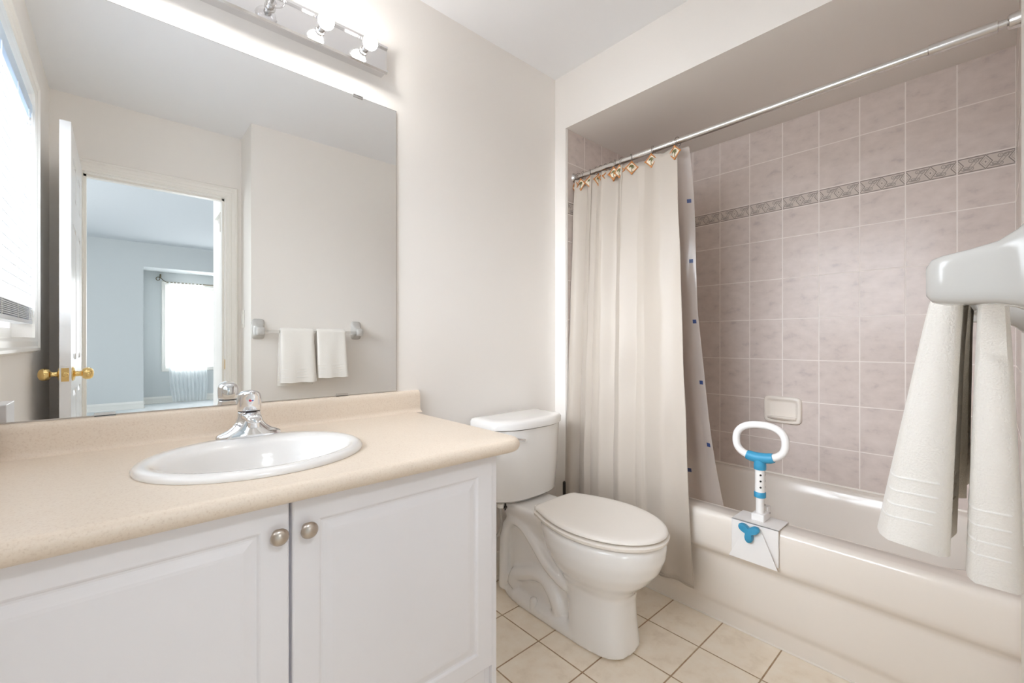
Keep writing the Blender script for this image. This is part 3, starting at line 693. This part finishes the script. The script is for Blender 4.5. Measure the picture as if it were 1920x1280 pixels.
tb = thing('toilet_brush', 'black handled brush behind the toilet by the curtain', 'toilet brush', (1.625, -.11, 0))
bm = bmesh.new(); lathe(bm, [(.038, 0), (.040, .004), (.034, .09), (.030, .095), (.010, .098)], (1.625, -.11, 0), 'Z', 20); obj('holder', bm, M['blackp'], tb, True)
bm = bmesh.new(); tube(bm, [(1.625, -.11, .09), (1.625, -.11, .36), (1.625, -.11, .392), (1.625, -.11, .397)], [.006, .0075, .0075, .003], 12); obj('handle', bm, M['blackp'], tb, True)

# ---------------------------------------------------------------- bathtub
tub = thing('bathtub', 'white built-in bathtub with recessed apron along the tiled wall', 'bathtub', (2.06, -.82, 0))
y0, y1 = YE + .001, YA - .001
bm = bmesh.new(); N = 96
def rrect(xa, xb, ya, yb, r, z):
    out = []; q = N // 4
    for ci, (cx, cy, a0) in enumerate(((xb - r, yb - r, 0), (xa + r, yb - r, PI / 2), (xa + r, ya + r, PI), (xb - r, ya + r, 3 * PI / 2))):
        for k in range(q):
            a = a0 + PI / 2 * k / (q - 1); out.append((cx + r * cos(a), cy + r * sin(a), z))
    return out
X0 = 1.724; XI0, XI1, YI0, YI1 = 1.792, 2.375, y0 + .085, y1 - .085
rings = [rrect(X0, XB - .001, y0, y1, .002, .424), rrect(XI0 - .006, XI1 + .012, YI0 - .02, YI1 + .02, .11, .4245), rrect(XI0, XI1 + .006, YI0 - .010, YI1 + .010, .11, .4215), rrect(XI0 + .008, XI1, YI0, YI1, .11, .411),
         rrect(XI0 + .018, XI1 - .012, YI0 + .012, YI1 - .02, .12, .36), rrect(XI0 + .04, XI1 - .04, YI0 + .04, YI1 - .10, .13, .20), rrect(XI0 + .06, XI1 - .06, YI0 + .07, YI1 - .16, .13, .11), rrect(XI0 + .10, XI1 - .10, YI0 + .12, YI1 - .21, .10, .082), rrect(XI0 + .2, XI1 - .2, YI0 + .3, YI1 - .4, .05, .078)]
loft(bm, rings, cap0=False)
obj('tub_basin', bm, M['acrylic'], tub, True, angle=60)
ap = [(1.80, .423), (1.724, .4240), (1.712, .4225), (1.704, .417), (1.700, .408), (1.6985, .396), (1.7005, .30), (1.703, .285), (1.710, .274), (1.722, .264), (1.729, .255), (1.7315, .245), (1.7305, .235), (1.723, .12), (1.7215, .09), (1.724, .076), (1.731, .066), (1.733, .055), (1.731, .0), (1.80, 0)]
bm = bmesh.new(); loft(bm, [[(x, y, z) for x, z in ap] for y in (y0, y1)]); obj('apron', bm, M['acrylic'], tub, True, angle=35)
bm = bmesh.new(); tube(bm, [(1.7305, y0, .001), (1.7305, y1, .001)], .004, 8)
struct('trim_5', bm, M['caulk'], True)
bm = bmesh.new(); tube(bm, [(XB - .002, y0, .426), (XB - .002, y1, .426)], .005, 8)
struct('trim_6', bm, M['caulk'], True)

# soap dish on the tiled wall
sd = thing('soap_dish', 'cream ceramic soap dish fixed to the tiled wall above the tub', 'soap dish', (XB, -.826, .74))
bm = bmesh.new()
def sr(x, i, zlo=0, e=7):
    return [(XB - x, yy, zz_ ) for yy, zz_ in [( -.8265 + (.0815 - i) * (abs(cos(a)) ** (2 / e)) * (1 if cos(a) > 0 else -1), .747 + zlo + (.066 - i) * (abs(sin(a)) ** (2 / e)) * (1 if sin(a) > 0 else -1)) for a in [2 * PI * k / 64 for k in range(64)]]]
loft(bm, [sr(0, 0), sr(.012, 0), sr(.018, .004), sr(.019, .010), sr(.017, .016), sr(.004, .022), sr(.002, .030)], cap0=False); obj('dish_plate', bm, M['dish'], sd, True, angle=80)
bm = bmesh.new(); pr = [(0, .700), (.020, .699), (.034, .703), (.040, .711), (.038, .716), (.030, .713), (.014, .711), (0, .714)]
def wob(y): return 1 + .18 * cos((y + .826) / .055 * PI)
loft(bm, [[(XB - .002 - d * wob(y) * (1 if abs(y + .8265) < .05 else .8), y, z) for d, z in pr] for y in [-.888 + .123 * k / 20 for k in range(21)]]); obj('dish_lip', bm, M['dish'], sd, True, angle=50)

# ---------------------------------------------------------------- shower rod, hooks, curtain, liner
RX, RZc = 1.750, 1.929
rod = thing('shower_rod', 'steel tension shower rod across the top of the tub opening', 'shower rod', (RX, -.8, RZc))
bm = bmesh.new(); tube(bm, [(RX, -.08, RZc), (RX, -1.42, RZc)], .0125, 24); obj('rod', bm, M['rod'], rod, True)
bm = bmesh.new(); tube(bm, [(RX, -1.40, RZc), (RX, -1.402, RZc), (RX, -1.535, RZc), (RX, -1.537, RZc)], [.0135, .0155, .0155, .0135], 24); tube(bm, [(RX, -1.535, RZc), (RX, -1.552, RZc)], .011, 20); obj('rod_sleeve', bm, M['rod'], rod, True)
for ya, yb in ((-1.552, YE), (-.086, YA)):
    bm = bmesh.new(); s = 1 if yb > ya else -1; L = abs(yb - ya)
    tube(bm, [(RX, ya, RZc), (RX, ya + s * .004, RZc), (RX, ya + s * (L - .006), RZc), (RX, yb, RZc)], [.014, .019, .021, .025], 28); obj('end_cap', bm, M['rod'], rod, True)

HY = [-.100, -.129, -.170, -.208, -.232, -.262, -.295, -.322, -.357, -.406, -.520, -.634]
HT = [-20, 0, 38, 74, 80, 70, 76, 12, 0, 42, 4, -12]           # how far each ornament is turned
def make_hook():
    r = thing('curtain_hook', 'x', 'curtain hook', (RX, 0, RZc))
    bm = bmesh.new()
    a0 = [(-.0 + .0185 * sin(a), 0, .003 + .0185 * cos(a)) for a in [2 * PI * k / 28 for k in range(28)]]
    tube(bm, [(RX + p[0], p[1], RZc + p[2] - .004) for p in a0], .0013, 8, closed=True)
    tube(bm, [(RX - .014, 0, RZc - .017), (RX - .017, 0, RZc - .026)], .0013, 8)
    obj('ring', bm, M['wire'], r, True)
    cx, cz = RX - .021, RZc - .052; h = .027
    bm = bmesh.new(); P = [(0, h), (h, 0), (0, -h), (-h, 0)]
    for i in range(4):
        a, b = P[i], P[(i + 1) % 4]; d = Vector((b[0] - a[0], b[1] - a[1])).normalized() * .004
        tube(bm, [(cx, a[0] - d[0], cz + a[1] - d[1]), (cx, (a[0] + b[0]) / 2, cz + (a[1] + b[1]) / 2), (cx, b[0] + d[0], cz + b[1] + d[1])], [.0026, .0022, .0026], 8)
    obj('bamboo_frame', bm, M['bamboo'], r, True)
    bm = bmesh.new(); v = [bm.verts.new((cx + .0018, P[i][0] * .95, cz + P[i][1] * .95)) for i in range(4)]; f = bm.faces.new(v)
    ex = bmesh.ops.extrude_face_region(bm, geom=[f]); bmesh.ops.translate(bm, verts=[q for q in ex['geom'] if isinstance(q, bmesh.types.BMVert)], vec=(.0012, 0, 0))
    obj('plate', bm, M['plate'], r)
    bm = bmesh.new()
    tube(bm, smoothpath([(cx - .001, -.002, cz - .019), (cx - .001, .001, cz - .008), (cx - .001, 0, cz + .004)], 4), .0011, 6)
    for ang in (-75, -40, -5, 30, 65, 100, 150, 190):
        a = math.radians(ang + 60); L = .0125
        p0 = Vector((cx - .001, 0, cz + .004)); p1 = p0 + Vector((0, cos(a) * L * .6, sin(a) * L * .55 + .002)); p2 = p0 + Vector((0, cos(a) * L, sin(a) * L * .7 - .003))
        tube(bm, smoothpath([p0, p1, p2], 3), [.0012, .0016, .0018, .0018, .0014, .0009, .0004], 6)
    tube(bm, [(cx - .001, -.007, cz - .019), (cx - .001, .006, cz - .0195)], .0009, 6)
    obj('palm_tree', bm, M['palm'], r, True)
    return r
hook0 = make_hook()
ords = ['nearest the end wall, mostly hidden', 'second from the end wall, its palm ornament facing out', 'third from the end wall, ornament half turned', 'fourth from the end wall, ornament turned edge on', 'fifth from the end wall, squeezed edge on between pleats',
        'sixth from the end wall, ornament hidden in the pleats', 'seventh from the end wall, edge on beside an ornament', 'eighth from the end wall, palm ornament partly behind a pleat', 'ninth from the end wall, flat palm ornament', 'tenth from the end wall, ornament turned beside the ninth', 'second from the open edge of the curtain', 'at the open edge of the curtain, nearest the camera']
for i, y in enumerate(HY):
    h = hook0 if i == 0 else copy_tree(hook0)
    h.location = (RX, y, RZc); h.rotation_euler = (0, 0, math.radians(HT[i]))
    tag(h, 'bamboo diamond curtain hook ' + ords[i], 'curtain hook', 'diamond palm hooks along the shower rod')

def gauss(x, c, s): return math.exp(-((x - c) / s) ** 2)
def curt(u, v):     # u: 0 end wall .. 1 open edge ; v: 0 top .. 1 bottom
    top, bot = RZc - .022, .135 - .015 * u
    y = -.082 + (-.648 + .082) * u + v * (-.100) * u ** 1.5
    # pleats: tight at the end wall, broad and irregular towards the open edge
    q = u + .020 * sin(u * 23 + 1) + .010 * sin(u * 51 + v * 1.2)
    ph = 2 * PI * (9.0 * q - 4.4 * q * q)
    amp = (.020 - .005 * u) * (1 - .30 * v) + .003 * sin(u * 17)
    k = min(1, v / .8)
    x = RX - .006 - .068 * k ** .8 - .004 * v
    s_ = cos(ph); s_ = s_ * (1.35 - .35 * s_ * s_)
    x += amp * s_ * (1 - .5 * gauss(u, 1, .12))
    y += .012 * sin(2 * ph) * (1 - .5 * v) + .014 * sin(ph + .5) * v * .8 * (1 - gauss(u, 1, .1))
    x += .004 * sin(u * 41 + v * 3) * v + .003 * sin(v * 17 + u * 9) * gauss(u, .85, .25) + .0015 * sin(v * 33 + u * 25)
    nearest = min(abs(y - hy) for hy in HY)
    sag = min(.016, nearest * .30) * max(0, 1 - v * 30)
    z = top + (bot - top) * v - sag
    if v > .97: z += .004 * sin(u * 30)
    if z < .47: x = min(x, 1.692 + .05 * max(0, z - .43) / .04)
    return (x, y, z)
bm = sheet(curt, 260, 70)
cu = tag(obj('shower_curtain', bm, M['curtain'], smooth=True, angle=180, origin=(RX, -.36, RZc)), 'cream satin shower curtain hanging outside the tub', 'shower curtain')
so = cu.modifiers.new('thickness', 'SOLIDIFY'); so.thickness = .0012
bm = bmesh.new()
ed = [curt(.998, v / 60) for v in range(2, 61)]
tube(bm, [(p[0] - .0012, p[1], p[2]) for p in ed], .0016, 8)
ed = [curt(u / 240, .995) for u in range(0, 241)]
tube(bm, [(p[0] - .001, p[1], p[2]) for p in ed], .0018, 8)
obj('hem', bm, M['curtain'], cu, True)

lin = thing('shower_liner', 'clear vinyl liner with small blue squares inside the tub beside the curtain', 'shower liner', (1.78, -.4, RZc))
def liner(u, v):
    top, bot = RZc - .02, .30
    z = top + (bot - top) * v
    k = min(1, v * 1.05)
    edge = -.664 - .055 * k ** .9 - .072 * max(0, k - .45) ** 1.2 / .5
    y = -.10 + (edge + .10) * u
    x = RX + .030 + (1.838 - RX - .024) * v ** .9 + .010 * sin(u * 40) * (1 - .3 * v) * (1 - gauss(u, 1, .1)) + .006 * sin(v * 14) * gauss(u, 1, .08)
    if u > .93: x += (u - .93) * .25 * sin(v * 6 + .5)
    return (x, y, z)
M['navy'] = simple('liner_square', rgb(48, 66, 112), .5)
NU, NV = 110, 200
bm = sheet(liner, NU, NV); bm.faces.index_update()
for f_ in bm.faces:
    j, i = divmod(f_.index, NU); c, q = divmod(NU - 1 - i, 18)
    if 2 <= q < 5 and (j + 5 + 16 * (c % 2)) % 32 < 2: f_.material_index = 1
obj('vinyl_sheet', bm, [M['liner'], M['navy']], lin, True, angle=180)

# ---------------------------------------------------------------- clamp-on grab bar
gx, gy, gz = 1.752, -.952, .4262
gb = thing('tub_grab_bar', 'white clamp-on tub grab bar with blue collar and knob on the tub rim', 'grab bar', (gx, gy, gz))
obj('clamp_bracket', B((1.690, 1.800, gy - .078, gy + .078, gz, gz + .004), (1.690, 1.694, gy - .078, gy + .078, .300, gz + .004), (1.796, 1.800, gy - .078, gy + .078, .35, gz + .004), bevel=.0012, seg=1), M['white_coat'], gb)
bm = bmesh.new()   # sloping trapezoid gusset plate
zt, zb = .420, .297
q0 = [(1.684, gy - .022, zt), (1.684, gy + .022, zt), (1.672, gy + .080, zb), (1.672, gy - .080, zb)]
loft(bm, [q0, [(x + .003, y, z) for x, y, z in q0]])
q1 = [(1.688, gy - .020, zt), (1.6725, gy - .078, zb + .002), (1.690, gy - .076, zb + .002)]
for s in (-1, 1):
    q1 = [(1.692, gy + s * .020, zt), (1.674, gy + s * .078, zb + .002), (1.692, gy + s * .050, zb + .01)]
    loft(bm, [q1, [(x, y + .002, z) for x, y, z in q1]])
obj('gusset_plate', bm, M['white_coat'], gb)
obj('post_block', B((1.722, 1.786, gy - .022, gy + .022, gz + .004, gz + .030), bevel=.004, seg=3), M['white_coat'], gb, True)
bm = B((1.776, 1.806, gy - .018, gy + .018, gz + .004, gz + .046), bevel=.004, seg=3); obj('clamp_block', bm, M['white_coat'], gb, True)
bm = bmesh.new(); lathe(bm, [(.006, 0), (.006, .003), (0, .0035)], (1.791, gy, gz + .046), 'Z', 14); obj('screw', bm, M['steel'], gb, True)
bm = bmesh.new(); lathe(bm, [(.0035, 0), (.0035, -.002)], (1.79, gy - .018, gz + .022), 'Y', 12); obj('screw', bm, M['dark'], gb, True)
px_ = 1.748
bm = bmesh.new(); tube(bm, [(px_, gy, gz + .01), (px_, gy, .545)], .0135, 24); obj('lower_post', bm, M['white_coat'], gb, True)
bm = bmesh.new(); tube(bm, [(px_, gy, .520), (px_, gy, .660)], .0165, 28); up = obj('upper_post', bm, M['white_coat'], gb, True)
for a in (205, 285):
    bm = bmesh.new()
    for i in range(4):
        z = .552 + i * .0225; A_ = math.radians(a); d = Vector((cos(A_), sin(A_), 0)); c = Vector((px_, gy, z)) + d * .0166
        s_ = Vector((-d.y, d.x, 0)); ring = [c + s_ * .0036 * cos(2 * PI * k / 14) + Vector((0, 0, .0036)) * sin(2 * PI * k / 14) for k in range(14)]
        loft(bm, [ring, [p + d * .0004 for p in ring]])
    obj('adjustment_holes', bm, M['dark'], up)
bm = bmesh.new(); tube(bm, [(px_, gy, .512), (px_, gy, .514), (px_, gy, .531), (px_, gy, .533)], [.0165, .0195, .0195, .0180], 28); obj('blue_collar', bm, M['blue'], gb, True)
# handle loop
tilt = math.radians(2)
def loop_pt(a):
    y = .083 * (abs(cos(a)) ** (2 / 2.4)) * (1 if cos(a) > 0 else -1); z = .060 * (abs(sin(a)) ** (2 / 2.4)) * (1 if sin(a) > 0 else -1)
    return (px_ + z * .05, gy + y * cos(tilt) + z * sin(tilt) * .5, .7175 + z - y * sin(tilt))
bm = bmesh.new(); tube(bm, [loop_pt(2 * PI * k / 56) for k in range(56)], .0130, 20, closed=True); obj('handle_loop', bm, M['white_coat'], gb, True, angle=80)
bm = bmesh.new()
bt = [loop_pt(a) for a in [3 * PI / 2 + math.radians(d) for d in (-28, -20, -10, 0, 10, 20, 28)]]
tube(bm, bt, [.0165, .0185, .0185, .0185, .0185, .0185, .0165], 24); lathe(bm, [(.0195, .648), (.0195, .60 + .036), (.0205, .632), (.0205, .618), (.0185, .616)], (px_, gy, 0), 'Z', 28)
tube(bm, [(px_, gy, .66), (px_, gy, .615)], .0200, 28); obj('blue_tee', bm, M['blue'], gb, True, angle=50)
# three lobed knob
bm = bmesh.new(); kc = Vector((1.664, gy + .010, .404)); ring = []
for k in range(72):
    a = 2 * PI * k / 72; r = .0265 + .0125 * cos(3 * (a - PI / 2 + PI)); ring.append((r * cos(a), r * sin(a)))
def kr(x, s): return [(x, kc.y + a * s, kc.z + b * s) for a, b in ring]
loft(bm, [kr(1.680, .85), kr(1.677, .96), kr(1.668, 1.0), kr(1.662, .96), kr(1.659, .84)]); obj('blue_knob', bm, M['blue'], gb, True, angle=50)
bm = bmesh.new(); tube(bm, [(1.679, kc.y, kc.z), (1.689, kc.y, kc.z)], .006, 12); obj('knob_bolt', bm, M['steel'], gb, True)

# ---------------------------------------------------------------- towel bar and towels
BYc, BZc = -1.503, 1.146
tbar = thing('towel_bar', 'clear towel bar between white ceramic posts on the near wall', 'towel bar', (.95, YN, BZc))
def post(xc):
    """ceramic bracket: square flared wall plate narrowing to a rounded arm"""
    bm = bmesh.new(); n = 40
    def R(y, hx, z0, z1, e=5): 
        zc = (z0 + z1) / 2; return [(xc + hx * (abs(cos(a)) ** (2 / e)) * (1 if cos(a) > 0 else -1), y, zc + (z1 - z0) / 2 * (abs(sin(a)) ** (2 / e)) * (1 if sin(a) > 0 else -1)) for a in [2 * PI * k / n for k in range(n)]]
    loft(bm, [R(YN, .036, 1.098, 1.226), R(YN + .006, .036, 1.098, 1.226), R(YN + .011, .033, 1.103, 1.218), R(YN + .018, .029, 1.111, 1.202), R(YN + .028, .026, 1.117, 1.190), R(YN + .040, .0245, 1.120, 1.181), R(YN + .060, .024, 1.121, 1.1755), R(YN + .078, .0235, 1.122, 1.172), R(YN + .086, .021, 1.1245, 1.169), R(YN + .0905, .016, 1.131, 1.162)])
    return bm
for xc in (.6400, 1.262): obj('post', post(xc), M['ceramic'], tbar, True, angle=60)
bm = bmesh.new(); tube(bm, [(.655, BYc, BZc), (1.25, BYc, BZc)], .0085, 16); obj('bar', bm, M['clearbar'], tbar, True)

def towel(x0, x1, zf, zb, seed, lean):
    """towel folded in thirds and hung over the bar"""
    rnd = random.Random(seed); ph = rnd.random() * 6
    rings = []; n = 40
    # centre line down the back, over the bar, down the front with thickness
    path = []
    H1 = BZc - zb; H2 = BZc - zf
    for k in range(0, 21): t_ = k / 20; path.append((BYc - .028 - .001 * (1 - t_), zb + (BZc - .004 - zb) * t_, .0115 + .0115 * (1 - t_) ** .8))
    for k in range(1, 8): a = PI - PI * k / 8; path.append((BYc - .006 + .021 * cos(a), BZc - .004 + .019 * sin(a), .0095))
    for k in range(0, 23): t_ = k / 22; path.append((BYc + .010 + lean * t_ ** .9, BZc - .004 + (zf - BZc + .004) * t_, .0140 + .020 * t_ ** .9))
    sec = []
    m = len(path)
    bm = bmesh.new(); xs = [x0 + (x1 - x0) * i / 24 for i in range(25)]
    outer, inner = [], []
    for i, (y, z, hw) in enumerate(path):
        a = path[max(0, i - 1)]; b = path[min(m - 1, i + 1)]; t = Vector((b[0] - a[0], b[1] - a[1])).normalized(); nrm = Vector((-t.y, t.x))
        outer.append((y + nrm.x * hw, z + nrm.y * hw, hw, i)); inner.append((y - nrm.x * hw, z - nrm.y * hw, hw, i))
    loop = outer + inner[::-1]
    grid = []
    for j, x in enumerate(xs):
        e = abs(2 * j / 24 - 1); squeeze = 1 - .30 * max(0, (e - .80) / .2) ** 2
        row = []
        for (y, z, hw, i) in loop:
            cy, cz = path[i][0], path[i][1]; f = 1 if i > 28 else .6
            dz = max(0, (BZc - z)) * .02 * sin(j * .5 + ph)
            front = i >= 28
            bandw = 0
            if front:
                tt = (i - 28) / 22
            wav = .004 * sin(x * 55 + ph) * max(0, BZc - z) / .3
            xx = x + (x - (x0 + x1) / 2) * -.10 * max(0, 1 - (BZc - z) / .30) * 0.6
            row.append(bm.verts.new((xx, cy + (y - cy) * squeeze + wav * (1 if front else .3), cz + (z - cz) * squeeze + dz * .3)))
        grid.append(row)
    L = len(loop)
    for a, b in zip(grid, grid[1:]):
        for k in range(L):
            q = (k + 1) % L; bm.faces.new((a[k], a[q], b[q], b[k]))
    for row in (grid[0], grid[-1]):
        for k in range(m - 1): bm.faces.new((row[k], row[k + 1], row[L - 2 - k], row[L - 1 - k]))
    return bm, path
def make_towel(x0, x1, zf, zb, seed, lean, label):
    bm, path = towel(x0, x1, zf, zb, seed, lean)
    r = thing('hand_towel', label, 'towel', ((x0 + x1) / 2, BYc, BZc), 'white hand towels on the clear bar')
    obj('terry_body', bm, M['terry'], r, True, angle=70)
    # woven band ridges near both hems
    for front, z0 in ((True, zf), (False, zb)):
        bm = bmesh.new()
        for dz in (.036, .052, .070, .088):
            z = z0 + dz
            cand = path[28:] if front else path[:21]
            i = min(range(len(cand) - 1), key=lambda k: abs(cand[k][1] - z)); y, _, hw = cand[i]
            hw = hw * .80 + .0005
            loopp = []
            for a in [2 * PI * k / 32 for k in range(32)]:
                e = 9; sx = abs(cos(a)) ** (2 / e) * (1 if cos(a) > 0 else -1); sy = abs(sin(a)) ** (2 / e) * (1 if sin(a) > 0 else -1)
                loopp.append(((x0 + x1) / 2 + ((x1 - x0) / 2 - .0004) * sx, y + hw * sy * (1 + .25 * (1 - abs(sx) ** 4)), z))
            tube(bm, loopp, .0014, 8, closed=True)
        obj('woven_band', bm, M['terry_band'], r, True)
    return r
make_towel(.742, .950, .822, .800, 3, .034, 'white terry hand towel on the bar, nearer the door and the camera')
make_towel(.962, 1.160, .842, .835, 8, .028, 'white terry hand towel on the bar, the one nearer the tub')
